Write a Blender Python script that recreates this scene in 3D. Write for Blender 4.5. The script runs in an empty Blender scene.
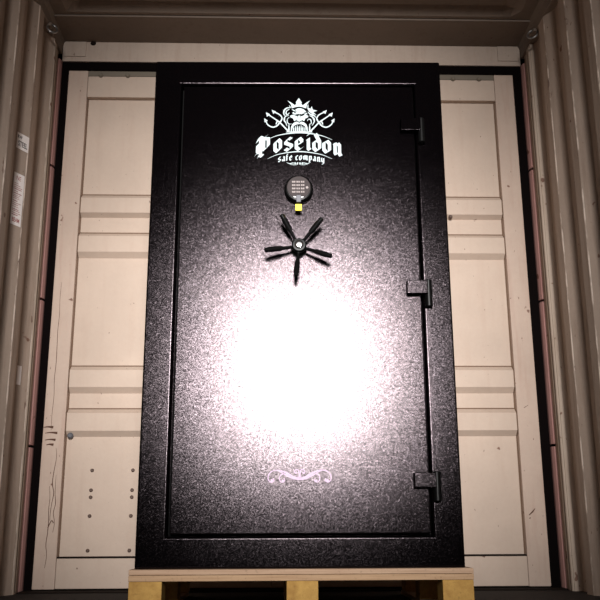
import bpy, bmesh, math, random
from mathutils import Vector, Matrix
random.seed(7)
C = bpy.context.scene
COL = C.collection
PI = math.pi

# ------------------------------------------------------------------ helpers
def link(name, me, mat=None, parent=None, loc=(0, 0, 0), rot=(0, 0, 0)):
    o = bpy.data.objects.new(name, me)
    COL.objects.link(o)
    if mat:
        o.data.materials.append(mat)
    if parent:
        o.parent = parent
    o.location = loc
    o.rotation_euler = rot
    return o

def fin(name, bm, mat=None, parent=None, loc=(0, 0, 0), rot=(0, 0, 0), smooth=False):
    bmesh.ops.recalc_face_normals(bm, faces=bm.faces)
    me = bpy.data.meshes.new(name)
    bm.to_mesh(me)
    bm.free()
    if smooth:
        for p in me.polygons:
            p.use_smooth = True
    return link(name, me, mat, parent, loc, rot)

def box(bm, x0, x1, y0, y1, z0, z1, bev=0, seg=2):
    t = bmesh.new()
    v = [t.verts.new(p) for p in [(x0,y0,z0),(x1,y0,z0),(x1,y1,z0),(x0,y1,z0),(x0,y0,z1),(x1,y0,z1),(x1,y1,z1),(x0,y1,z1)]]
    for f in [(0,3,2,1),(4,5,6,7),(0,1,5,4),(1,2,6,5),(2,3,7,6),(3,0,4,7)]:
        t.faces.new([v[i] for i in f])
    if bev:
        bmesh.ops.bevel(t, geom=t.edges[:], offset=bev, segments=seg, affect='EDGES', profile=0.5)
    merge(bm, t)

def merge(bm, t):
    m = bpy.data.meshes.new('tmp')
    t.to_mesh(m)
    t.free()
    bm.from_mesh(m)
    bpy.data.meshes.remove(m)

def tube(bm, p0, p1, r0, r1=None, n=20, bev=0):
    """capped tapered rod between two points"""
    if r1 is None:
        r1 = r0
    p0, p1 = Vector(p0), Vector(p1)
    d = p1 - p0
    q = d.to_track_quat('Z', 'Y')
    L = d.length
    prof = [(0, 0), (r0 - bev, 0), (r0, bev), (r1, L - bev), (r1 - bev, L), (0, L)] if bev else [(0, 0), (r0, 0), (r1, L), (0, L)]
    lathe(bm, prof, n, Matrix.Translation(p0) @ q.to_matrix().to_4x4())

def lathe(bm, prof, n=32, M=Matrix.Identity(4)):
    rings = []
    for r, z in prof:
        if r < 1e-6:
            rings.append([bm.verts.new(M @ Vector((0, 0, z)))])
        else:
            rings.append([bm.verts.new(M @ Vector((r*math.cos(2*PI*i/n), r*math.sin(2*PI*i/n), z))) for i in range(n)])
    for a, b in zip(rings, rings[1:]):
        for i in range(n):
            j = (i+1) % n
            if len(a) == 1 and len(b) == 1:
                continue
            if len(a) == 1:
                bm.faces.new([a[0], b[j], b[i]])
            elif len(b) == 1:
                bm.faces.new([a[i], a[j], b[0]])
            else:
                bm.faces.new([a[i], a[j], b[j], b[i]])

def torus(bm, R, r, M=Matrix.Identity(4), n=28, m=10):
    g = [[bm.verts.new(M @ Vector(((R+r*math.cos(2*PI*j/m))*math.cos(2*PI*i/n), (R+r*math.cos(2*PI*j/m))*math.sin(2*PI*i/n), r*math.sin(2*PI*j/m)))) for j in range(m)] for i in range(n)]
    for i in range(n):
        for j in range(m):
            bm.faces.new([g[i][j], g[(i+1) % n][j], g[(i+1) % n][(j+1) % m], g[i][(j+1) % m]])

def extr_z(bm, prof, z0, z1):
    """vertical sheet from a list of (x, y), swept from z0 to z1"""
    a = [bm.verts.new((x, y, z0)) for x, y in prof]
    b = [bm.verts.new((x, y, z1)) for x, y in prof]
    for i in range(len(prof)-1):
        bm.faces.new([a[i], a[i+1], b[i+1], b[i]])

def prism_yz(bm, prof, x0, x1):
    """closed profile of (y, z) swept along x"""
    a = [bm.verts.new((x0, y, z)) for y, z in prof]
    b = [bm.verts.new((x1, y, z)) for y, z in prof]
    n = len(prof)
    for i in range(n):
        j = (i+1) % n
        bm.faces.new([a[i], a[j], b[j], b[i]])
    bm.faces.new(a)
    bm.faces.new(b)

def prop(o, label=None, cat=None, group=None, kind=None):
    if label: o['label'] = label
    if cat: o['category'] = cat
    if group: o['group'] = group
    if kind: o['kind'] = kind
    return o

def struct(o, label=None):
    o['kind'] = 'structure'
    if label: o['label'] = label
    return o

def empty(name, loc=(0, 0, 0), rz=0):
    o = bpy.data.objects.new(name, None)
    COL.objects.link(o)
    o.location = loc
    o.rotation_euler = (0, 0, rz)
    o.empty_display_size = 0.05
    return o

# ------------------------------------------------------------------ flat lettering shapes (u right, v up) on a face whose normal is -Y
class Flat:
    def __init__(s, y, th=0.0008):
        s.bm = bmesh.new(); s.y = y; s.th = th; s.i = 0
        s.map = lambda u, v: (u, v)
    def poly(s, pts):
        s.i += 1
        yf = s.y - s.th - (s.i % 9) * 1.5e-5
        pts = [s.map(*p) for p in pts]
        area = sum(pts[i][0]*pts[(i+1) % len(pts)][1]-pts[(i+1) % len(pts)][0]*pts[i][1] for i in range(len(pts)))
        if abs(area) < 1e-10:
            return
        if area < 0:
            pts = pts[::-1]
        f = [s.bm.verts.new((u, yf, v)) for u, v in pts]
        b = [s.bm.verts.new((u, s.y, v)) for u, v in pts]
        n = len(pts)
        s.bm.faces.new(f)
        for i in range(n):
            j = (i+1) % n
            s.bm.faces.new([f[j], f[i], b[i], b[j]])
    def nib(s, pts, nv):
        a, b = nv
        for p, q in zip(pts, pts[1:]):
            s.poly([(p[0]-a, p[1]-b), (p[0]+a, p[1]+b), (q[0]+a, q[1]+b), (q[0]-a, q[1]-b)])
    def ribbon(s, pts, w0, w1=None, wm=None):
        """smooth ribbon with width from w0 over wm to w1"""
        pts = cat(pts)
        n = len(pts)
        w1 = w0 if w1 is None else w1
        L, R = [], []
        for i, p in enumerate(pts):
            a = pts[max(0, i-1)]; b = pts[min(n-1, i+1)]
            dx, dy = b[0]-a[0], b[1]-a[1]
            d = math.hypot(dx, dy) or 1
            t = i/(n-1)
            if wm is None: w = w0+(w1-w0)*t
            else: w = (w0+(wm-w0)*2*t) if t < .5 else (wm+(w1-wm)*(2*t-1))
            L.append((p[0]-dy/d*w/2, p[1]+dx/d*w/2)); R.append((p[0]+dy/d*w/2, p[1]-dx/d*w/2))
        for i in range(n-1):
            s.poly([L[i], L[i+1], R[i+1], R[i]])
    def disc(s, u, v, r, n=14):
        s.poly([(u+r*math.cos(2*PI*i/n), v+r*math.sin(2*PI*i/n)) for i in range(n)])
    def done(s, name, mat, parent, **k):
        me = bpy.data.meshes.new(name); s.bm.to_mesh(me); s.bm.free()
        return link(name, me, mat, parent, **k)

def cat(pts, k=6):
    """catmull-rom resample"""
    if len(pts) < 3: return pts
    P = [pts[0]]+list(pts)+[pts[-1]]
    out = []
    for i in range(1, len(P)-2):
        a, b, c, d = P[i-1], P[i], P[i+1], P[i+2]
        for j in range(k):
            t = j/k
            out.append(tuple(0.5*((2*b[m])+(-a[m]+c[m])*t+(2*a[m]-5*b[m]+4*c[m]-d[m])*t*t+(-a[m]+3*b[m]-3*c[m]+d[m])*t**3) for m in (0, 1)))
    out.append(tuple(pts[-1]))
    return out

# ------------------------------------------------------------------ materials
class NT:
    def __init__(s, name):
        s.m = bpy.data.materials.new(name); s.m.use_nodes = True
        s.t = s.m.node_tree; s.t.nodes.clear()
        s.out = s.n('ShaderNodeOutputMaterial')
    def n(s, ty, **kw):
        x = s.t.nodes.new(ty)
        for k, v in kw.items():
            if hasattr(x, k): setattr(x, k, v)
        return x
    def l(s, a, b): s.t.links.new(a, b)
    def val(s, sock, v):
        if hasattr(v, 'links') or hasattr(v, 'is_linked'): s.l(v, sock)
        else: sock.default_value = v
    def noise(s, vec, scale, detail=3, rough=.55):
        x = s.n('ShaderNodeTexNoise'); x.inputs['Scale'].default_value = scale
        x.inputs['Detail'].default_value = detail; x.inputs['Roughness'].default_value = rough
        if vec: s.l(vec, x.inputs['Vector'])
        return x.outputs['Fac']
    def coord(s, scale=(1, 1, 1)):
        c = s.n('ShaderNodeTexCoord'); m = s.n('ShaderNodeMapping'); m.inputs['Scale'].default_value = scale
        s.l(c.outputs['Object'], m.inputs['Vector']); return m.outputs['Vector']
    def ramp(s, f, a, b, ca=(0, 0, 0, 1), cb=(1, 1, 1, 1)):
        r = s.n('ShaderNodeValToRGB'); e = r.color_ramp.elements
        e[0].position = a; e[0].color = ca; e[1].position = b; e[1].color = cb
        s.l(f, r.inputs['Fac']); return r.outputs['Color']
    def mix(s, f, a, b, blend='MIX'):
        x = s.n('ShaderNodeMix', data_type='RGBA', blend_type=blend)
        s.val(x.inputs[0], f); s.val(x.inputs[6], a); s.val(x.inputs[7], b); return x.outputs[2]
    def math(s, op, a, b=0.0, clamp=False):
        x = s.n('ShaderNodeMath', operation=op, use_clamp=clamp)
        s.val(x.inputs[0], a); s.val(x.inputs[1], b); return x.outputs[0]
    def bump(s, h, strength, dist):
        b = s.n('ShaderNodeBump'); b.inputs['Strength'].default_value = strength
        b.inputs['Distance'].default_value = dist; s.l(h, b.inputs['Height']); return b.outputs['Normal']
    def pbr(s, col, rough=.6, metal=0, spec=.5, normal=None):
        p = s.n('ShaderNodeBsdfPrincipled')
        s.val(p.inputs['Base Color'], col); s.val(p.inputs['Roughness'], rough); p.inputs['Metallic'].default_value = metal
        p.inputs['Specular IOR Level'].default_value = spec
        if normal: s.l(normal, p.inputs['Normal'])
        s.l(p.outputs[0], s.out.inputs['Surface']); return s.m

def simple(name, col, rough=.6, metal=0, spec=.5):
    return NT(name).pbr((*col, 1), rough, metal, spec)

def paint(name, base, dirt, edge=None, phase=0.0, rust_at=.70, stain=.55):
    """aged container paint: mottled colour, brown scuffs, rust pits; edge = worn paint along the crests of the corrugation"""
    t = NT(name)
    c = t.coord()
    big = t.noise(c, 2.2, 5, .6)
    streak = t.noise(t.coord((9, 9, .8)), 3.0, 4, .6)
    fine = t.noise(c, 60, 3, .6)
    col = t.mix(t.ramp(big, .35, .72), (*base, 1), (*[b*.86 for b in base], 1))
    col = t.mix(t.math('MULTIPLY', t.ramp(streak, .52, .78), stain), col, (*dirt, 1))
    col = t.mix(t.math('MULTIPLY', t.ramp(fine, .35, .75), .10), col, (*dirt, 1))
    spots = t.ramp(t.noise(c, 17, 2, .5), rust_at, rust_at+.025)
    col = t.mix(t.math('MULTIPLY', spots, .8), col, (.13, .045, .025, 1))
    pits = t.ramp(t.noise(t.coord((1, 1, .5)), 70, 2, .5), .74, .76)
    col = t.mix(t.math('MULTIPLY', pits, .75), col, (.10, .04, .025, 1))
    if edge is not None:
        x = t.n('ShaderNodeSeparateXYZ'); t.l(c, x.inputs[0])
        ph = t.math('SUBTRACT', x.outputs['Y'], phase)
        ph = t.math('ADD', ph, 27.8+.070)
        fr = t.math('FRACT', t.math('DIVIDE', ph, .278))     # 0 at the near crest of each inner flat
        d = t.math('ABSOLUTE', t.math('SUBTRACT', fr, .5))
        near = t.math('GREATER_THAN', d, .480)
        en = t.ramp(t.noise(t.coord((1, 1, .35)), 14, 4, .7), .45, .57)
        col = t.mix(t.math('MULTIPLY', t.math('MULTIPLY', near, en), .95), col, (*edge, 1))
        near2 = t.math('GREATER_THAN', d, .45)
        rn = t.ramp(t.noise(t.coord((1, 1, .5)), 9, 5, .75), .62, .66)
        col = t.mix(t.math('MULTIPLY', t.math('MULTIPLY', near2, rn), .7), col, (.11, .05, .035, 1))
    return t.pbr(col, .62, 0, .25, t.bump(t.noise(c, 35, 4, .6), .25, .004))

DOOR = (.60, .475, .385)
M_door = paint('cream_door_paint', DOOR, (.42, .27, .20), rust_at=.75, stain=.18)
M_stile = paint('pinkish_door_paint', (.585, .455, .37), (.38, .20, .15), rust_at=.72, stain=.35)
PL = 3.570
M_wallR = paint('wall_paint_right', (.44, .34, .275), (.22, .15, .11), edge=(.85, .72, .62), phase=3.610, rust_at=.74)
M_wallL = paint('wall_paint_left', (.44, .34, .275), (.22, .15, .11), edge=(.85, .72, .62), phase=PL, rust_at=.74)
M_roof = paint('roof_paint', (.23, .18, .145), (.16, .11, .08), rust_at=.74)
M_head = paint('header_paint', (.56, .45, .37), (.30, .17, .12), rust_at=.72, stain=.3)
M_pink = paint('pink_post_paint', (.50, .27, .24), (.25, .08, .06), rust_at=.70, stain=.5)
M_jbar = paint('worn_bar_paint', (.50, .40, .32), (.25, .16, .10), rust_at=.68, stain=.5)
M_olive = simple('dull_grey_channel', (.17, .14, .105), .7)
M_rubber = simple('black_rubber', (.004, .0025, .0025), .9, spec=.05)
M_rust = simple('rust_brown', (.10, .045, .028), .85)
M_screw = simple('dark_screw_steel', (.09, .05, .035), .6, 0)
M_grime = simple('grimy_sealant', (.17, .105, .07), .85, 0, .1)
M_ring = simple('galvanised_ring', (.35, .34, .33), .35, .9)
M_sill = simple('dark_sill_steel', (.014, .009, .007), .85, 0, .1)

def ply(name, a, b, scale=(1, 12, 12), rough=.7):
    t = NT(name)
    f = t.noise(t.coord(scale), 6, 6, .7)
    col = t.mix(t.ramp(f, .3, .7), (*a, 1), (*b, 1))
    sp = t.ramp(t.noise(t.coord(), 90, 2, .6), .6, .72)
    col = t.mix(t.math('MULTIPLY', sp, .35), col, (*[x*.5 for x in b], 1))
    return t.pbr(col, rough, 0, .3, t.bump(f, .3, .003))
M_floor = ply('dark_plywood_floor', (.016, .010, .008), (.008, .005, .004), (12, 1, 1), .85)
M_deck = ply('pale_pine_board', (.62, .43, .29), (.44, .27, .17), (1, 12, 30))
M_deck2 = ply('pale_pine_lower_board', (.60, .40, .24), (.42, .25, .14), (1, 12, 30))
M_block = ply('yellow_chipboard', (.62, .37, .10), (.40, .21, .05), (5, 5, 5))

def powder(name, grain=1.0, k=.45):
    """black textured powder coat: almost no diffuse, a tight gaussian sheen broken up by a fine pebbled grain"""
    t = NT(name)
    d = t.n('ShaderNodeBsdfDiffuse'); d.inputs['Color'].default_value = (.0012, .0009, .0011, 1)
    g = t.n('ShaderNodeBsdfGlossy'); g.distribution = 'BECKMANN'
    g.inputs['Roughness'].default_value = .232
    c = t.n('ShaderNodeTexCoord').outputs['Object']
    vo = t.n('ShaderNodeTexVoronoi'); vo.inputs['Scale'].default_value = 520; t.l(c, vo.inputs['Vector'])
    v2 = t.n('ShaderNodeVectorMath', operation='SUBTRACT'); t.l(vo.outputs['Color'], v2.inputs[0]); v2.inputs[1].default_value = (.5, .5, .5)
    v3 = t.n('ShaderNodeVectorMath', operation='SCALE'); t.l(v2.outputs[0], v3.inputs[0]); v3.inputs['Scale'].default_value = .066*grain
    geo = t.n('ShaderNodeNewGeometry')
    v4 = t.n('ShaderNodeVectorMath', operation='ADD'); t.l(geo.outputs['Normal'], v4.inputs[0]); t.l(v3.outputs[0], v4.inputs[1])
    v5 = t.n('ShaderNodeVectorMath', operation='NORMALIZE'); t.l(v4.outputs[0], v5.inputs[0])
    t.l(v5.outputs[0], g.inputs['Normal'])
    sp = t.n('ShaderNodeSeparateColor'); t.l(vo.outputs['Color'], sp.inputs[0])
    col = t.mix(sp.outputs['Green'], (.030*k, .025*k, .0270*k, 1), (.096*k, .080*k, .087*k, 1))
    t.l(col, g.inputs['Color'])
    a = t.n('ShaderNodeAddShader'); t.l(d.outputs[0], a.inputs[0]); t.l(g.outputs[0], a.inputs[1])
    t.l(a.outputs[0], t.out.inputs['Surface'])
    return t.m
M_safe = powder('black_textured_powder_coat')
M_gloss = simple('gloss_black_metal', (.003, .003, .003), .22, 0, .5)
M_black = simple('matt_black', (.002, .002, .002), .8, 0, .1)
M_white = simple('white_screen_print', (.46, .53, .54), .7, 0, .1)
M_pinkw = simple('pinkish_white_print', (.80, .61, .80), .6, 0, .1)
M_hub = simple('black_hub_metal', (.003, .003, .003), .35, 0, .12)
M_catch = simple('satin_grey_catch', (.13, .13, .145), .5, 0, .2)
M_chrome = simple('polished_chrome', (.85, .85, .85), .18, 1)
M_face = simple('grey_keypad_membrane', (.040, .031, .031), .6, 0, .15)
M_key = simple('light_grey_key', (.25, .21, .20), .5, 0, .3)
M_yellow = simple('yellow_label', (.80, .66, .03), .6)
M_paper = simple('white_paper_label', (.92, .84, .81), .7)
M_ink = simple('black_ink', (.03, .02, .02), .7)
M_redink = simple('faded_red_ink', (.42, .14, .12), .7)

# ------------------------------------------------------------------ container shell
YD = 3.924            # plane of the closed rear doors
XW = 1.183            # inner faces of the side walls
YN = -5.6             # open end behind the camera
ZR = 2.615            # underside of top side rails

def wall(name, sx, phase, mat):
    pts = []
    y = phase+.278    # far edge of an inner flat
    # the first, partly hidden slope next to the bar, then whole periods
    yy = phase+.208
    prof = [(XW+max(0.0, .036*(yy-3.776)/.068), 3.776)]
    while yy > YN:
        prof += [(XW+.036, yy-.068), (XW+.036, yy-.140), (XW, yy-.208), (XW, yy-.278)]
        yy -= .278
    bm = bmesh.new()
    extr_z(bm, [(sx*x, y) for x, y in prof], 0, ZR)
    # outer skin so that the wall has body
    extr_z(bm, [(sx*(XW+.045), 3.775), (sx*(XW+.045), yy)], 0, ZR)
    return struct(fin(name, bm, mat), 'beige corrugated steel side wall of the container on the ' + ('right' if sx > 0 else 'left'))
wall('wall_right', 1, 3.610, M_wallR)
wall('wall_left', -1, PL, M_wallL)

bm = bmesh.new(); box(bm, -XW-.04, XW+.04, YN, YD+.02, -.03, 0)
struct(fin('floor', bm, M_floor), 'dark brown plywood container floor')

# roof: transverse corrugations whose ends fade out before the side rails
bm = bmesh.new()
ys = [(3.70, 0), (3.672, 0)]
y = 3.672
while y > YN:
    ys += [(y-.05, .030), (y-.15, .030), (y-.20, 0), (y-.245, 0)]
    y -= .245
xs = [-1.20, -1.11, -1.07, -1.03, 1.03, 1.07, 1.11, 1.20]
amp = [0, 0, .6, 1, 1, .6, 0, 0]
g = [[bm.verts.new((x, yy, 2.700+h*a)) for x, a in zip(xs, amp)] for yy, h in ys]
for i in range(len(g)-1):
    for j in range(len(xs)-1):
        bm.faces.new([g[i][j], g[i][j+1], g[i+1][j+1], g[i+1][j]])
box(bm, -1.2, 1.2, YN, 3.9, 2.745, 2.75)
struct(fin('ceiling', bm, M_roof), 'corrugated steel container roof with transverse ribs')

# header plate and door header
bm = bmesh.new(); box(bm, -XW, XW, 3.695, YD+.01, 2.690, 2.699, .002)
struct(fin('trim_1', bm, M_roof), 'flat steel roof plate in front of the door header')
bm = bmesh.new(); box(bm, -XW, XW, YD, YD+.08, 2.578, 2.690, .003)
hd = struct(fin('trim_2', bm, M_head), 'pale painted door header beam with corner plates')
for s in (-1, 1):
    bm = bmesh.new()
    box(bm, min(s*1.064, s*1.172), max(s*1.064, s*1.172), YD-.006, YD, 2.603, 2.688, .002)
    fin('corner_plate', bm, M_head, hd)
bm = bmesh.new()
lathe(bm, [(0, 0), (.015, 0), (.011, .005), (0, .006)], 12, Matrix.Translation((-1.03, YD, 2.683)) @ Matrix.Rotation(PI/2, 4, 'X'))
fin('weld_bead', bm, M_sill, hd)

# top side rails, corner posts, vertical bars beside the doors, threshold
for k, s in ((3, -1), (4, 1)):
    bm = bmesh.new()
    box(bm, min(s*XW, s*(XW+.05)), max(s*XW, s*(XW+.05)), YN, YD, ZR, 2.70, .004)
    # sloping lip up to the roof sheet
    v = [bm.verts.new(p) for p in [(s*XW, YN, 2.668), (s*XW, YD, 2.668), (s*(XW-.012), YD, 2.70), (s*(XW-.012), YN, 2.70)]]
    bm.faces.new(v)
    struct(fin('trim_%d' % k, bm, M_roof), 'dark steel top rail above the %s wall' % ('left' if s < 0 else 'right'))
for k, s in ((5, -1), (6, 1)):
    bm = bmesh.new()
    for z0, z1 in ((0, .62), (.632, 1.306), (1.318, 1.985), (1.997, 2.578)):
        pf = [(s*XW, YD+.02), (s*XW, YD-.004), (s*(XW+.006), 3.898), (s*(XW+.06), 3.898), (s*(XW+.06), YD+.02)]
        va = [bm.verts.new((x, y, z0)) for x, y in pf]; vb = [bm.verts.new((x, y, z1)) for x, y in pf]
        for i in range(5):
            bm.faces.new([va[i], va[(i+1) % 5], vb[(i+1) % 5], vb[i]])
        bm.faces.new(va); bm.faces.new(vb)
    struct(fin('trim_%d' % k, bm, M_pink), 'reddish pink painted corner post beside the %s door' % ('left' if s < 0 else 'right'))
for k, s in ((7, -1), (8, 1)):
    bm = bmesh.new()
    x0, x1 = s*(XW+.006), s*(XW+.06)
    box(bm, min(x0, x1), max(x0, x1), 3.775, 3.840, 0, ZR)
    box(bm, min(s*(XW+.014), x1), max(s*(XW+.014), x1), 3.840, 3.897, 0, ZR)
    tube(bm, (s*(XW+.004), 3.786, 0), (s*(XW+.004), 3.786, ZR-.02), .007, n=14)
    tube(bm, (s*(XW+.008), 3.826, 0), (s*(XW+.008), 3.826, ZR-.02), .007, n=12)
    struct(fin('trim_%d' % k, bm, M_jbar, smooth=False), 'worn cream vertical bar between %s wall and door post' % ('left' if s < 0 else 'right'))
bm = bmesh.new(); box(bm, -XW, XW, 3.84, YD+.08, 0.0, .006, .002)
struct(fin('trim_9', bm, M_sill), 'dark steel door threshold')
# black rubber seal around both doors, set just behind the door faces
bm = bmesh.new()
box(bm, -XW-.03, -1.12, YD+.012, YD+.05, 0, 2.578)
box(bm, 1.12, XW+.03, YD+.012, YD+.05, 0, 2.578)
box(bm, -XW, XW, YD+.010, YD+.05, 2.515, 2.578)
box(bm, -.02, .02, YD+.03, YD+.06, 0, 2.52)
struct(fin('trim_10', bm, M_rubber), 'black rubber seal around the closed doors')
bm = bmesh.new(); box(bm, -1.25, 1.25, YD+.10, YD+.11, -.03, 2.75)
struct(fin('trim_11', bm, M_rubber), 'dark void behind the door seal')

# ---- the two rear doors, seen from inside
def door(name, x0, x1, hinge, label):
    """x0..x1 whole leaf; panel pressed into horizontal ribs"""
    R = .030     # depth of the recessed field
    st = .098
    a, b = (x0+st, x1-st)
    bm = bmesh.new()
    # profile (z, recess) from the bottom up: True surface of the pressed sheet
    pr = [(.138, R), (.672, R), (.697, .002), (.778, .002), (.800, R), (.872, R), (.898, .002), (.978, .002), (1.000, R),
          (1.530, R), (1.555, .002), (1.636, .002), (1.658, R), (1.738, R), (1.756, .002), (1.833, .002), (1.857, R), (2.375, R)]
    va = [bm.verts.new((a, YD+r, z)) for z, r in pr]
    vb = [bm.verts.new((b, YD+r, z)) for z, r in pr]
    for i in range(len(pr)-1):
        bm.faces.new([va[i], vb[i], vb[i+1], va[i+1]])
    box(bm, a, b, YD+R+.004, YD+R+.03, .13, 2.38)
    d = struct(fin(name, bm, M_door), label)
    for s0, s1 in ((x0, x0+st), (x1-st, x1)):
        bm = bmesh.new(); box(bm, s0, s1, YD, YD+.055, 0.010, 2.524, .003)
        fin('stile', bm, M_stile, d)
    bm = bmesh.new(); box(bm, a+.001, b-.001, YD+.001, YD+.055, .012, .139, .003)
    fin('bottom_rail', bm, M_door, d)
    bm = bmesh.new(); box(bm, a+.001, b-.001, YD+.001, YD+.055, 2.377, 2.494, .003)
    fin('top_rail', bm, M_door, d)
    bm = bmesh.new(); box(bm, a+.001, b-.001, YD+.003, YD+.055, 2.496, 2.524, .001)
    ch = fin('seal_channel', bm, M_olive, d)
    ch['label'] = 'dull grey channel along the top of the door'
    # dirty sealant along the joints of the pressed sheet
    for xa, xb in ((a+.0005, a+.0055), (b-.0055, b-.0005)):
        bm = bmesh.new()
        rows = [[bm.verts.new((x, YD+r-dr, z)) for x, dr in ((xa, 0), (xa, .0022), (xb, .0022), (xb, 0))] for z, r in pr]
        for i in range(len(rows)-1):
            for j in range(3):
                bm.faces.new([rows[i][j], rows[i][j+1], rows[i+1][j+1], rows[i+1][j]])
        fin('sealant_bead', bm, M_grime, d)
    for z in (1.857, 1.658, 1.000, .800):
        bm = bmesh.new(); box(bm, a+.004, b-.004, YD+R-.003, YD+R+.001, z-.002, z+.0035, .001)
        fin('sealant_bead', bm, M_grime, d)
    # bottom joint: dark sealing strip lying on the bottom rail
    bm = bmesh.new(); box(bm, a+.001, b-.001, YD+.004, YD+.03, .1395, .147)
    fin('sealing_strip', bm, M_sill, d)
    return d
d1 = door('door_1', -1.144, -.003, -1, 'left leaf of the pale ribbed container doors')
d2 = door('door_2', .003, 1.136, 1, 'right leaf of the pale ribbed container doors')

def stud(name, x, z, r, y, parent, mat, h=.005):
    bm = bmesh.new()
    lathe(bm, [(0, 0), (r, 0), (r, h*.5), (r*.6, h), (0, h)], 10, Matrix.Translation((x, y, z)) @ Matrix.Rotation(PI/2, 4, 'X'))
    return fin(name, bm, mat, parent)
for x in (-.917, -.733):
    for z in (.521, .433, .402, .320, .171):
        stud('screw', x, z, .0085, YD+.030, d1, M_screw)
for x in (-.981, -.844):
    stud('bolt', x, 2.497, .012, YD+.001, d1, M_olive, .012)
for x in (.824, .959):
    stud('bolt', x, 2.497, .012, YD+.001, d2, M_olive, .012)
stud('bolt', -1.022, .676, .014, YD+.016, d1, M_catch, .016)['label'] = 'grey bolt in the recess beside the stile'
stud('bolt', .775, 1.745, .010, YD+.010, d2, M_screw, .012)

# rust streaks and paint cracks of their own shape on the left door's stile
F = Flat(YD-.0001, .0006)
for x, z, L, t in ((-1.150, .712, .048, .009), (-1.142, .686, .060, .008), (-1.140, .655, .052, .008), (-1.132, .633, .036, .009)):
    F.ribbon([(x+.008, z), (x+L*.4+.008, z+.003), (x+L+.004, z+.001)], t*.3, t*1.4, t*.7)
fo = F.done('rust_streaks', M_rust, d1); fo['label'] = 'dark brown rust streaks'
F = Flat(YD-.0001, .0004)
def wig(x, z0, z1, n, amp, w):
    pts = []
    for i in range(n+1):
        pts.append((x+random.uniform(-amp, amp), z0+(z1-z0)*i/n))
    F.ribbon(pts, w*.5, w*.4, w)
wig(-1.106, .70, 1.40, 9, .003, .0026)
wig(-1.080, .30, .62, 8, .006, .0035)
wig(-1.068, .25, .50, 6, .004, .003)
wig(-1.092, .10, .45, 7, .005, .0035)
F.ribbon([(-1.092, .27), (-1.078, .30), (-1.068, .29)], .004)
fo = F.done('paint_cracks', M_rust, d1); fo['label'] = 'thin brown cracks in the paint'
F = Flat(YD-.0001, .0006)
F.ribbon([(1.058, .315), (1.075, .330), (1.088, .345)], .003, .002, .006)
F.ribbon([(1.060, .300), (1.064, .306)], .004)
F.ribbon([(1.07, .80), (1.09, .812)], .002, .002, .004)
F.done('paint_scratch', M_rust, d2)

# ------------------------------------------------------------------ lashing rings
def lashing_ring(s, label):
    e = empty('lashing_ring', (s*(XW-.002), 3.665, 2.600))
    prop(e, label, 'lashing ring', 'lashing rings in the top corners')
    bm = bmesh.new()
    torus(bm, .024, .0055, Matrix.Translation((-s*.012, 0, 0)) @ Matrix.Rotation(-s*.5, 4, 'Z') @ Matrix.Rotation(PI/2-.25, 4, 'X') @ Matrix.Identity(4))
    fin('ring', bm, M_ring, e, smooth=True)
    bm = bmesh.new()
    box(bm, -.011, .011, -.016, .016, .008, .026, .004)
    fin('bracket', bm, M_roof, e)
lashing_ring(-1, 'small steel lashing ring under the top rail in the left corner')
lashing_ring(1, 'small steel lashing ring under the top rail in the right corner')

# ------------------------------------------------------------------ stickers on the left wall
# labels stick to the slopes of the left wall that face the open end; q runs along the slope, 0 at its crest
def bend(p, h=0.0):
    e = -p[0]
    return Vector((-e*.468+h*.884, -e*.884-h*.468, p[1]))
def sheet(name, ycrest, q0, q1, zc, hh, mat, label):
    e = empty(name, (-XW, ycrest, zc))
    prop(e, label, 'sticker', 'stickers on the left wall')
    bm = bmesh.new()
    c8 = [bm.verts.new(bend((q, z), h)) for h in (0.0, .0009) for q, z in ((q0, -hh), (q1, -hh), (q1, hh), (q0, hh))]
    for f in [(0,3,2,1),(4,5,6,7),(0,1,5,4),(1,2,6,5),(2,3,7,6),(3,0,4,7)]:
        bm.faces.new([c8[i] for i in f])
    fin('paper', bm, mat, e)
    return e
def bent_words(s_, size, q, z, mat, e, sx=1, bold=0.0):
    o = words(s_, size, (0, 0, 0), mat, None, sx=sx, bold=bold)
    o.rotation_euler = (0, 0, 0); o.parent = e
    for v in o.data.vertices:
        v.co = bend((v.co.x+q, v.co.y+z), .0012 if v.co.z > 0 else .0006)
    return o
def words(s, size, loc, mat, parent, name='lettering', sx=1.0, rotz=0.0, bold=0.0):
    c = bpy.data.curves.new('t', 'FONT'); c.body = s; c.size = size; c.align_x = 'CENTER'; c.align_y = 'CENTER'
    c.extrude = .0002; c.offset = bold
    o = bpy.data.objects.new('t', c); COL.objects.link(o)
    bpy.context.view_layer.update()
    me = bpy.data.meshes.new_from_object(o.evaluated_get(bpy.context.evaluated_depsgraph_get()))
    bpy.data.objects.remove(o); bpy.data.curves.remove(c)
    me.transform(Matrix.Diagonal((sx, 1, 1, 1)))
    if rotz: me.transform(Matrix.Rotation(rotz, 4, 'Z'))
    me.materials.clear()
    return link(name, me, mat, parent, loc, (PI/2, 0, 0))

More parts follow.
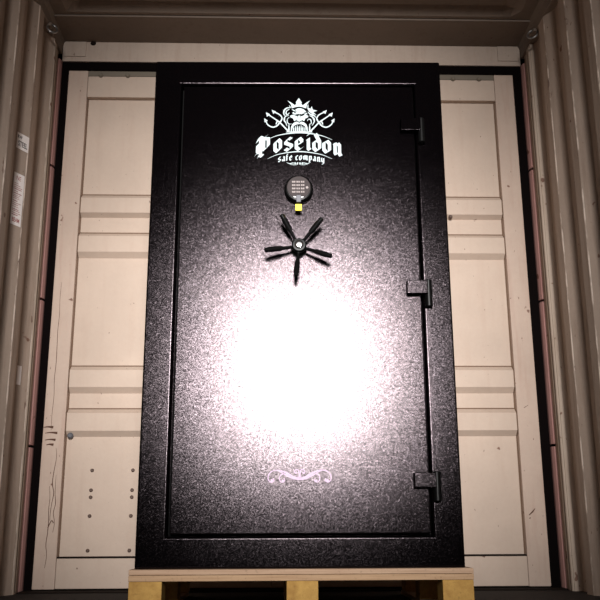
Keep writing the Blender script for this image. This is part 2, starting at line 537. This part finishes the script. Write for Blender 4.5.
YC = PL-.070
e = sheet('sticker', YC, -.072, -.001, 1.908, .037, M_paper, 'small white sticker with black letters STEEL high on the left wall')
bent_words('STEEL', .034, -.036, -.013, M_ink, e, sx=.62, bold=.0006)
bent_words('RW', .020, -.055, .018, M_ink, e, sx=.8, bold=.0004)
e = sheet('sticker', YC, -.070, -.009, 1.640, .118, M_paper, 'tall white label with ruled lines and faded red letters on the left wall')
F = Flat(0, .0004)
zz = .07
while zz > -.075:
    L = random.uniform(.025, .050)
    F.ribbon([(-.066, zz), (-.066+L, zz)], random.choice((.0018, .0024, .0032)))
    zz -= random.uniform(.007, .011)
o = F.done('ruled_lines', M_redink, e)
for v in o.data.vertices:
    v.co = bend((v.co.x, v.co.z), .0012 if v.co.y < -.0001 else .0006)
bent_words('NE', .028, -.042, .095, M_redink, e, sx=.8)
bent_words('BEAM', .026, -.040, -.096, M_redink, e, sx=.65, bold=.0006)
e = sheet('sticker', YC+.278, -.076, -.050, .918, .042, M_paper, 'tiny blank white tag at mid height beside the cream bar')

# ------------------------------------------------------------------ pallet
pal = empty('wooden_pallet', (-.002, 3.05, 0))
prop(pal, 'low wooden pallet with pale deck and yellow chipboard blocks carrying the black safe', 'pallet')
px, py = .535, .290      # half width, front edge at y = 3.05-.29 = 2.76
bm = bmesh.new()
box(bm, -px, px, -py, .62, .1295, .145, .0015)
fin('deck_board', bm, M_deck, pal)
for y0 in (-py, .165, .52):
    bm = bmesh.new()
    box(bm, -px, px, y0, y0+.10, .1105, .1285, .0015)
    fin('cross_board', bm, M_deck2, pal)
for y0 in (-py, .165, .52):
    for x0, x1 in ((-px+.001, -px+.103), (-.048, .050), (px-.098, px-.001)):
        bm = bmesh.new(); box(bm, x0, x1, y0+.003, y0+.10, .018, .1100, .002)
        fin('block', bm, M_block, pal)
for x0, x1 in ((-px, -px+.1), (-.048, .050), (px-.1, px)):
    bm = bmesh.new(); box(bm, x0, x1, -py, .62, 0, .0175, .0015)
    fin('runner', bm, M_deck2, pal)

# ------------------------------------------------------------------ the safe
safe = empty('safe', (-.0065, 2.7977, .145), -.0151)
prop(safe, 'tall black powder-coated safe with a white emblem and five-spoke handle, standing on a pallet', 'safe')
HW, HH, DP = .5210, 1.7806, .66
OX, OZ0, OZ1 = .4245, .0972, 1.686     # opening in the front frame
def z_(z): return z-.145

bm = bmesh.new()
def V(x, y, z): return bm.verts.new((x, y, z))
o = [V(-HW, 0, 0), V(HW, 0, 0), V(HW, 0, HH), V(-HW, 0, HH)]
i_ = [V(-OX, 0, OZ0), V(OX, 0, OZ0), V(OX, 0, OZ1), V(-OX, 0, OZ1)]
ib = [V(-OX, .045, OZ0), V(OX, .045, OZ0), V(OX, .045, OZ1), V(-OX, .045, OZ1)]
ob = [V(-HW, DP, 0), V(HW, DP, 0), V(HW, DP, HH), V(-HW, DP, HH)]
inner, outer = [], []
for k in range(4):
    m = (k+1) % 4
    bm.faces.new([o[k], o[m], i_[m], i_[k]])
    bm.faces.new([i_[k], i_[m], ib[m], ib[k]])
    bm.faces.new([o[m], o[k], ob[k], ob[m]])
bm.faces.new(ib); bm.faces.new(ob[::-1])
bmesh.ops.recalc_face_normals(bm, faces=bm.faces)
ie = [e for e in bm.edges if all(v in i_ for v in e.verts)]
oe = [e for e in bm.edges if (all(v in o for v in e.verts)) or (e.verts[0] in o and e.verts[1] in ob) or (e.verts[0] in ob and e.verts[1] in o)]
bmesh.ops.bevel(bm, geom=ie, offset=.008, segments=10, affect='EDGES', profile=.5)
oe = [e for e in bm.edges if e.is_valid and e.calc_face_angle(0) > 1.2 and max(abs(v.co.x) for v in e.verts) > HW-.001]
bmesh.ops.bevel(bm, geom=oe, offset=.006, segments=5, affect='EDGES', profile=.5)
body = fin('cabinet_body', bm, M_safe, safe)

bm = bmesh.new()
box(bm, -.4140, .4165, -.003, .040, OZ0+.008, OZ1-.010, .003, 4)
dr = fin('safe_door', bm, M_safe, safe)
YF = -.003

bm = bmesh.new(); box(bm, -.4235, .4235, .0405, .0445, OZ0+.002, OZ1-.002)  # matt black plate, added so the gap around the door reads as dark shade
fin('gap_shade_plate', bm, M_black, safe)

# hinges
def hinge(z):
    bm = bmesh.new()
    box(bm, .366, .437, -.030, YF-.0005, z-.026, z+.022, .0025, 3)         # leaf on the door
    h = fin('hinge', bm, M_safe, safe)
    bm = bmesh.new()
    tube(bm, (.4405, -.015, z-.068), (.4405, -.015, z+.025), .0125, n=28, bev=.002)
    fin('hinge_barrel', bm, M_hub, h, smooth=False)
for z in (z_(1.663), z_(1.0585), z_(.4165)):
    hinge(z)

# five-spoke handle
HZ = z_(1.199)
hb = bmesh.new()
lathe(hb, [(0, 0), (.028, 0), (.028, .005), (.017, .008), (.015, .018), (.023, .023), (.025, .030), (.025, .044), (.021, .051), (0, .052)], 32,
      Matrix.Translation((0, YF, HZ)) @ Matrix.Rotation(PI/2, 4, 'X'))
hub = fin('handle_hub', hb, M_hub, safe, smooth=False)
bm = bmesh.new()
lathe(bm, [(0, .0), (.0150, .0), (.0140, .0016), (.008, .0026), (0, .0030)], 24, Matrix.Translation((0, YF-.052, HZ)) @ Matrix.Rotation(PI/2, 4, 'X'))
fin('hub_cap', bm, M_chrome, hub, smooth=True)
for k in range(5):
    a = math.radians(48.5+72*k)
    ca, sa = math.cos(a), math.sin(a)
    P = lambda r, q: (r*ca, YF-.036-q, HZ+r*sa)
    bm = bmesh.new()
    tube(bm, P(.020, 0), P(.061, .013), .0058, .0062, 18)
    tube(bm, P(.059, .0125), P(.103, .027), .0092, .0098, 20, .002)
    tube(bm, P(.101, .0265), P(.119, .032), .0086, .0082, 20, .002)
    fin('spoke', bm, M_gloss, hub, smooth=False)

# electronic keypad lock
KZ = z_(1.414)
MX = Matrix.Rotation(PI/2, 4, 'X')
bm = bmesh.new()
lathe(bm, [(0, 0), (.050, 0), (.051, .010), (.049, .024), (.045, .030), (.041, .031), (0, .031)], 40, Matrix.Translation((0, YF, KZ)) @ MX)
kl = fin('keypad_lock', bm, M_gloss, safe)
bm = bmesh.new()
lathe(bm, [(0, 0), (.0410, 0), (.0395, .0015), (0, .0018)], 40, Matrix.Translation((0, YF-.031, KZ+.002)) @ MX)
fin('keypad_face', bm, M_face, kl)
kk = ['1', '2', '3', '4', '5', '6', '7', '8', '9', '*', '0', '#']
for r in range(4):
    for c_ in range(3):
        x, z = (c_-1)*.0155-.002, KZ+.021-r*.0125
        bm = bmesh.new(); box(bm, x-.0062, x+.0062, YF-.0345, YF-.0330, z-.0034, z+.0034, .0006)
        fin('key', bm, M_key, kl)
        words(kk[r*3+c_], .0085, (x, YF-.0349, z), M_ink, kl, name='digit')
bm = bmesh.new(); lathe(bm, [(0, 0), (.0045, 0), (.0045, .001), (0, .001)], 16, Matrix.Translation((.029, YF-.0330, KZ)) @ MX)
fin('indicator_light', bm, M_key, kl)
bm = bmesh.new()
box(bm, -.0085, .0075, YF-.040, YF-.030, KZ-.056, KZ-.030, .002)
fin('battery_catch', bm, M_catch, kl)['label'] = 'silver catch at the bottom of the keypad'
F = Flat(YF-.032, .0006)
F.ribbon([(-.018, KZ-.033), (0, KZ-.037), (.016, KZ-.034)], .003)
F.done('trim_line', M_chrome, kl)

# ---- emblem (white print on the door)
U = lambda X, Y, s, ox, oy: (.0023+(ox+X/s-299.6)*.00355, z_(1.7735-(oy+Y/s-99)*.00395))
em = Flat(YF, .0006)
em.map = lambda X, Y: U(X, Y, 15, 280, 95)
mir = lambda pts: [(596-x, y) for x, y in pts]
# crown
em.poly([(120, 92), (165, 115), (215, 148), (245, 172), (235, 192), (185, 210), (172, 150)])
em.poly([(462, 92), (420, 115), (372, 148), (345, 172), (352, 192), (405, 210), (418, 150)])
em.poly([(292, 52), (320, 92), (338, 120), (330, 140), (352, 160), (350, 190), (295, 182), (238, 191), (232, 160), (255, 140), (248, 118), (265, 92)])
# brow and forehead
em.poly([(240, 226), (272, 210), (305, 205), (340, 212), (372, 228), (410, 265), (376, 272), (360, 290), (345, 288), (338, 300), (318, 292), (300, 300), (280, 290), (262, 300), (232, 282), (262, 262)])
em.poly([(182, 218), (238, 240), (262, 262), (205, 245)])
em.poly([(370, 290), (415, 280), (425, 296), (380, 306)])
em.poly([(210, 262), (240, 290), (255, 306), (215, 300), (190, 280)])
# cheeks and nose
em.poly([(158, 322), (205, 304), (248, 322), (276, 330), (268, 368), (240, 392), (222, 402), (205, 362), (165, 345)])
em.poly(mir([(158, 322), (205, 304), (248, 322), (276, 330), (268, 368), (240, 392), (222, 402), (205, 362), (165, 345)]))
em.poly([(284, 318), (313, 318), (322, 362), (342, 388), (318, 398), (298, 412), (278, 398), (254, 388), (274, 362)])
# moustache and beard
mu = [(296, 424), (262, 408), (225, 420), (190, 448), (172, 495), (168, 552), (186, 552), (196, 500), (222, 470), (262, 450), (296, 446)]
em.poly(mu[:4]+mu[-4:][0:0]+[(190, 448), (222, 470), (262, 450), (296, 446)])
em.poly([(190, 448), (172, 495), (168, 552), (186, 552), (196, 500), (222, 470)])
em.poly([(596-x, y) for x, y in [(296, 424), (262, 408), (225, 420), (190, 448), (222, 470), (262, 450), (296, 446)]])
em.poly([(596-x, y) for x, y in [(190, 448), (172, 495), (168, 552), (186, 552), (196, 500), (222, 470)]])
for x, t, w in ((140, 445, 22), (212, 492, 16), (240, 478, 16), (268, 466, 18), (298, 474, 20), (326, 462, 16), (352, 480, 18), (384, 490, 16), (455, 445, 22)):
    em.poly([(x-3, t), (x+4, t), (x+w*.55, 510), (x+w*.5, 562), (x-w*.5, 562), (x-w*.5, 512)])
em.poly([(110, 556), (486, 556), (500, 570), (98, 570)])
# hair
for P_, w0, w1, wm in (([(165, 200), (110, 205), (68, 245), (66, 300), (88, 322)], 8, 6, 26),
                       ([(150, 225), (108, 245), (98, 290), (125, 300), (148, 275)], 8, 6, 20),
                       ([(140, 315), (85, 335), (70, 385), (95, 430), (112, 478)], 6, 5, 24),
                       ([(150, 340), (118, 372), (118, 420), (150, 445), (180, 440)], 5, 5, 14),
                       ([(145, 165), (160, 185), (175, 200)], 4, 4, 12)):
    em.ribbon(P_, w0, w1, wm)
em.poly([(424, 168), (440, 150), (438, 200), (470, 215), (490, 178), (506, 228), (578, 245), (514, 262), (548, 302), (486, 286), (452, 262), (425, 215)])
for P_, w0, w1, wm in (([(430, 262), (470, 300), (530, 320), (548, 350)], 8, 4, 24),
                       ([(455, 320), (505, 345), (528, 400), (492, 470)], 6, 4, 26),
                       ([(420, 400), (440, 370), (475, 385), (480, 440), (452, 440)], 6, 4, 16),
                       ([(500, 300), (530, 290), (560, 310)], 4, 3, 10)):
    em.ribbon(P_, w0, w1, wm)
head = em.done('crowned_head_print', M_white, dr)
# tridents
for sgn in (0, 1):
    em = Flat(YF, .0006)
    em.map = lambda X, Y: U(X, Y, 5, 240, 85)
    q = (lambda pts: pts) if not sgn else (lambda pts: [(600.5-x, y) for x, y in pts])
    em.ribbon(q([(128, 180), (140, 202), (165, 214), (188, 206), (200, 190)]), 5, 7)
    em.ribbon(q([(170, 137), (200, 152), (212, 170), (202, 190)]), 5, 7)
    em.ribbon(q([(140, 150), (168, 168), (200, 190), (222, 212), (246, 236)]), 5, 7)
    em.ribbon(q([(190, 178), (182, 200)]), 6)
    for tip, a, b in (((122, 170), (140, 182), (124, 190)), ((130, 140), (152, 150), (136, 162)), ((160, 128), (182, 136), (168, 148))):
        em.poly(q([tip, a, b]))
    em.done('trident_print', M_white, dr)

# arcs
em = Flat(YF, .0006)
em.map = lambda X, Y: U(X, Y, 1, 0, 0)
em.ribbon([(268, 139.8), (280, 135.6), (299.8, 133.2), (320, 135.6), (333, 140.2)], .2, .2, 1.25)
em.done('arc_print', M_white, dr)
em = Flat(YF, .0006)
em.map = lambda X, Y: U(X, Y, 1, 0, 0)
em.ribbon([(268, 158.9), (280, 154.3), (299.8, 151.9), (320, 154.3), (332.5, 158.9)], .2, .2, 1.0)
em.done('arc_print', M_white, dr)

# blackletter alphabet: each glyph = (width, [strokes]) on an x-height of 1, swept with a slanted broad nib
G = {
 'P': (1.25, [[(.32, 1.45), (.32, .1), (.12, -.12)], [(.0, 1.18), (.22, 1.52), (.62, 1.30), (.86, 1.5)], [(.62, 1.30), (1.05, 1.22), (1.05, .62), (.72, .36), (.44, .52)],
              [(.05, .95), (.02, .45), (.16, .25)], [(.60, 1.25), (.60, .42)], [(.20, .06), (.5, -.12)], [(-.12, .12), (.12, .34), (.32, .2)]]),
 'o': (.60, [[(.05, .82), (.05, .2), (.30, -.02)], [(.05, .82), (.32, 1.0), (.55, .78), (.55, .2), (.30, -.02)]]),
 's': (.58, [[(.52, .92), (.30, 1.02), (.06, .80), (.06, .60), (.54, .40), (.54, .20), (.28, -.02), (.02, .14)]]),
 'e': (.56, [[(.05, .80), (.05, .2), (.30, -.02), (.56, .20)], [(.05, .80), (.30, 1.0), (.52, .80), (.50, .58), (.12, .44)]]),
 'i': (.26, [[(.0, .86), (.13, .98), (.13, .14), (.30, .02)], [(.10, 1.26), (.22, 1.38)]]),
 'd': (.66, [[(.05, .72), (.05, .2), (.32, -.02), (.60, .2), (.60, .80), (.20, 1.42)], [(.05, .72), (.30, .92), (.54, .78)]]),
 'n': (.70, [[(.0, .86), (.13, .96), (.13, .14), (.26, .0)], [(.16, .76), (.42, 1.0), (.60, .82), (.60, .14), (.74, .0)]]),
 'a': (.60, [[(.10, .86), (.32, 1.0), (.52, .82), (.52, .14), (.66, .0)], [(.50, .56), (.08, .40), (.08, .16), (.28, .0), (.50, .2)]]),
 'f': (.46, [[(.44, 1.36), (.26, 1.42), (.14, 1.2), (.14, .0)], [(-.04, .88), (.40, .88)]]),
 'c': (.50, [[(.05, .80), (.05, .2), (.28, -.02), (.50, .16)], [(.05, .80), (.28, 1.0), (.48, .84)]]),
 'm': (1.02, [[(.0, .86), (.13, .96), (.13, .1)], [(.16, .76), (.38, 1.0), (.52, .84), (.52, .1)], [(.55, .76), (.78, 1.0), (.92, .84), (.92, .12), (1.04, .0)]]),
 'p': (.66, [[(.0, .86), (.13, .96), (.13, -.42)], [(.16, .80), (.40, 1.0), (.60, .80), (.60, .2), (.36, .0), (.16, .12)]]),
 'y': (.66, [[(.05, .92), (.10, .2), (.32, .0), (.58, .16)], [(.58, .94), (.58, -.1), (.40, -.4), (.12, -.42)]]),
}
KV = 1.08
def glyph(F, ch, u0, u1, base, xh, nw, warp):
    w, st = G[ch]
    s = (u1-u0)/(w+.0001)
    nv = (nw*math.cos(math.radians(38)), nw*math.sin(math.radians(38)))
    F.map = lambda u, v: (u, v-warp*(u-.004)**2)
    for pl in st:
        pts = [(u0+x*s, base+y*xh) for x, y in pl]
        # cut long strokes so that they bend with the arc
        F.nib(pts, nv)
T = Flat(YF, .0006)
for ch, a, b in (('P', -.147, -.100), ('o', -.0855, -.0625), ('s', -.0475, -.0235), ('e', -.0095, .0135), ('i', .0315, .0395), ('d', .0535, .0780), ('o', .0890, .1130), ('n', .1265, .1500)):
    big = ch == 'P'
    glyph(T, ch, a, b, z_(1.5715), .046, .0074, KV)
T.done('title_lettering', M_white, dr)
T = Flat(YF, .0006)
u = -.0715
for ch in 'safe company':
    if ch == ' ':
        u += .0085; continue
    w = G[ch][0]*.0138
    glyph(T, ch, u, u+w, z_(1.5325), .0172, .0027, 1.3)
    u += w+.0058
T.done('subtitle_lettering', M_white, dr)
T = Flat(YF, .0006)
T.map = lambda X, Y: U(X, Y, 5, 240, 85)
for sg in (0, 1):
    q = (lambda pts: pts) if not sg else (lambda pts: [(590-x, y) for x, y in pts])
    T.ribbon(q([(234, 386), (250, 393), (268, 390), (286, 393)]), 1, 1.5, 4)
    T.ribbon(q([(250, 397), (270, 399), (290, 398)]), 1, 1, 2.5)
for x in (278, 290, 302, 314):
    T.poly([(x-4, 390), (x, 386), (x+4, 390), (x, 399)])
T.done('ornament_print', M_white, dr)

# scroll flourish near the bottom of the door
T = Flat(YF, .0006)
T.map = lambda X, Y: ((X/6+250-299.6)*.003225-.0005, z_(.4237-(Y/6+455-478)*.0033))
for sg in (0, 1):
    q = (lambda pts: pts) if not sg else (lambda pts: [(594-x, y) for x, y in pts])
    T.ribbon(q([(138, 140), (142, 154), (126, 162), (110, 148), (110, 122), (130, 100), (160, 94), (185, 104), (215, 122), (250, 136), (297, 140)]), 7, 7, 5)
    T.ribbon(q([(205, 142), (206, 156), (190, 162), (177, 148), (180, 126), (198, 114), (222, 122), (256, 140), (297, 146)]), 6, 10, 5)
    T.ribbon(q([(160, 90), (190, 98), (225, 112), (262, 132), (297, 138)]), 1, 6, 12)
    T.ribbon(q([(276, 112), (266, 104), (272, 92), (288, 92), (293, 108), (294, 138)]), 6, 7, 6)
    T.disc(*q([(130, 152)])[0], 8); T.disc(*q([(196, 153)])[0], 7); T.disc(*q([(275, 108)])[0], 6)
T.done('scroll_print', M_pinkw, dr)['label'] = 'pinkish white scroll ornament'

# yellow tag hanging under the keypad
tg = bmesh.new()
box(tg, -.0115, .0105, -.0015, 0, -.0235, 0, .0004)
tag_o = fin('hanging_tag', tg, M_yellow, None, (-.0075, 2.7977-.0345, .145+KZ-.0615), (.03, 0, -.0151))
prop(tag_o, 'small square yellow tag hanging just below the round keypad', 'tag')

# ------------------------------------------------------------------ light, world, camera
def area(name, loc, target, sx, sy, power, spread, col):
    l = bpy.data.lights.new(name, 'AREA'); l.shape = 'RECTANGLE'; l.size = sx; l.size_y = sy
    l.energy = power; l.spread = math.radians(spread); l.color = col
    o = bpy.data.objects.new(name, l); COL.objects.link(o); o.location = loc
    o.rotation_euler = (Vector(target)-Vector(loc)).to_track_quat('-Z', 'Y').to_euler()
    return o
area('strip_light', (0.0, -3.0, 1.95), (0.0, 3.9, 1.22), 1.20, 1.45, 31, 30, (1.0, .97, .95))

w = bpy.data.worlds.new('w'); C.world = w; w.use_nodes = True
w.node_tree.nodes['Background'].inputs[0].default_value = (1, .9, .8, 1)
w.node_tree.nodes['Background'].inputs[1].default_value = .012

cam = bpy.data.cameras.new('camera'); co = bpy.data.objects.new('camera', cam); COL.objects.link(co)
p, yw, r = 0.258863, 0.029160, -0.0046185
Fv = Vector((math.sin(yw)*math.cos(p), math.cos(yw)*math.cos(p), math.sin(p)))
Rv = Vector((math.cos(yw), -math.sin(yw), 0)); Uv = Rv.cross(Fv)
R2 = Rv*math.cos(r)+Uv*math.sin(r); U2 = -Rv*math.sin(r)+Uv*math.cos(r)
co.matrix_world = Matrix(((R2.x, U2.x, -Fv.x, -.08502), (R2.y, U2.y, -Fv.y, 0), (R2.z, U2.z, -Fv.z, .27679), (0, 0, 0, 1)))
cam.sensor_width = 36; cam.lens = 850/600*36; cam.clip_start = .02
C.camera = co
C.view_settings.view_transform = 'Standard'; C.view_settings.look = 'None'
C.view_settings.exposure = 0; C.view_settings.gamma = 1; C.view_settings.use_curve_mapping = False
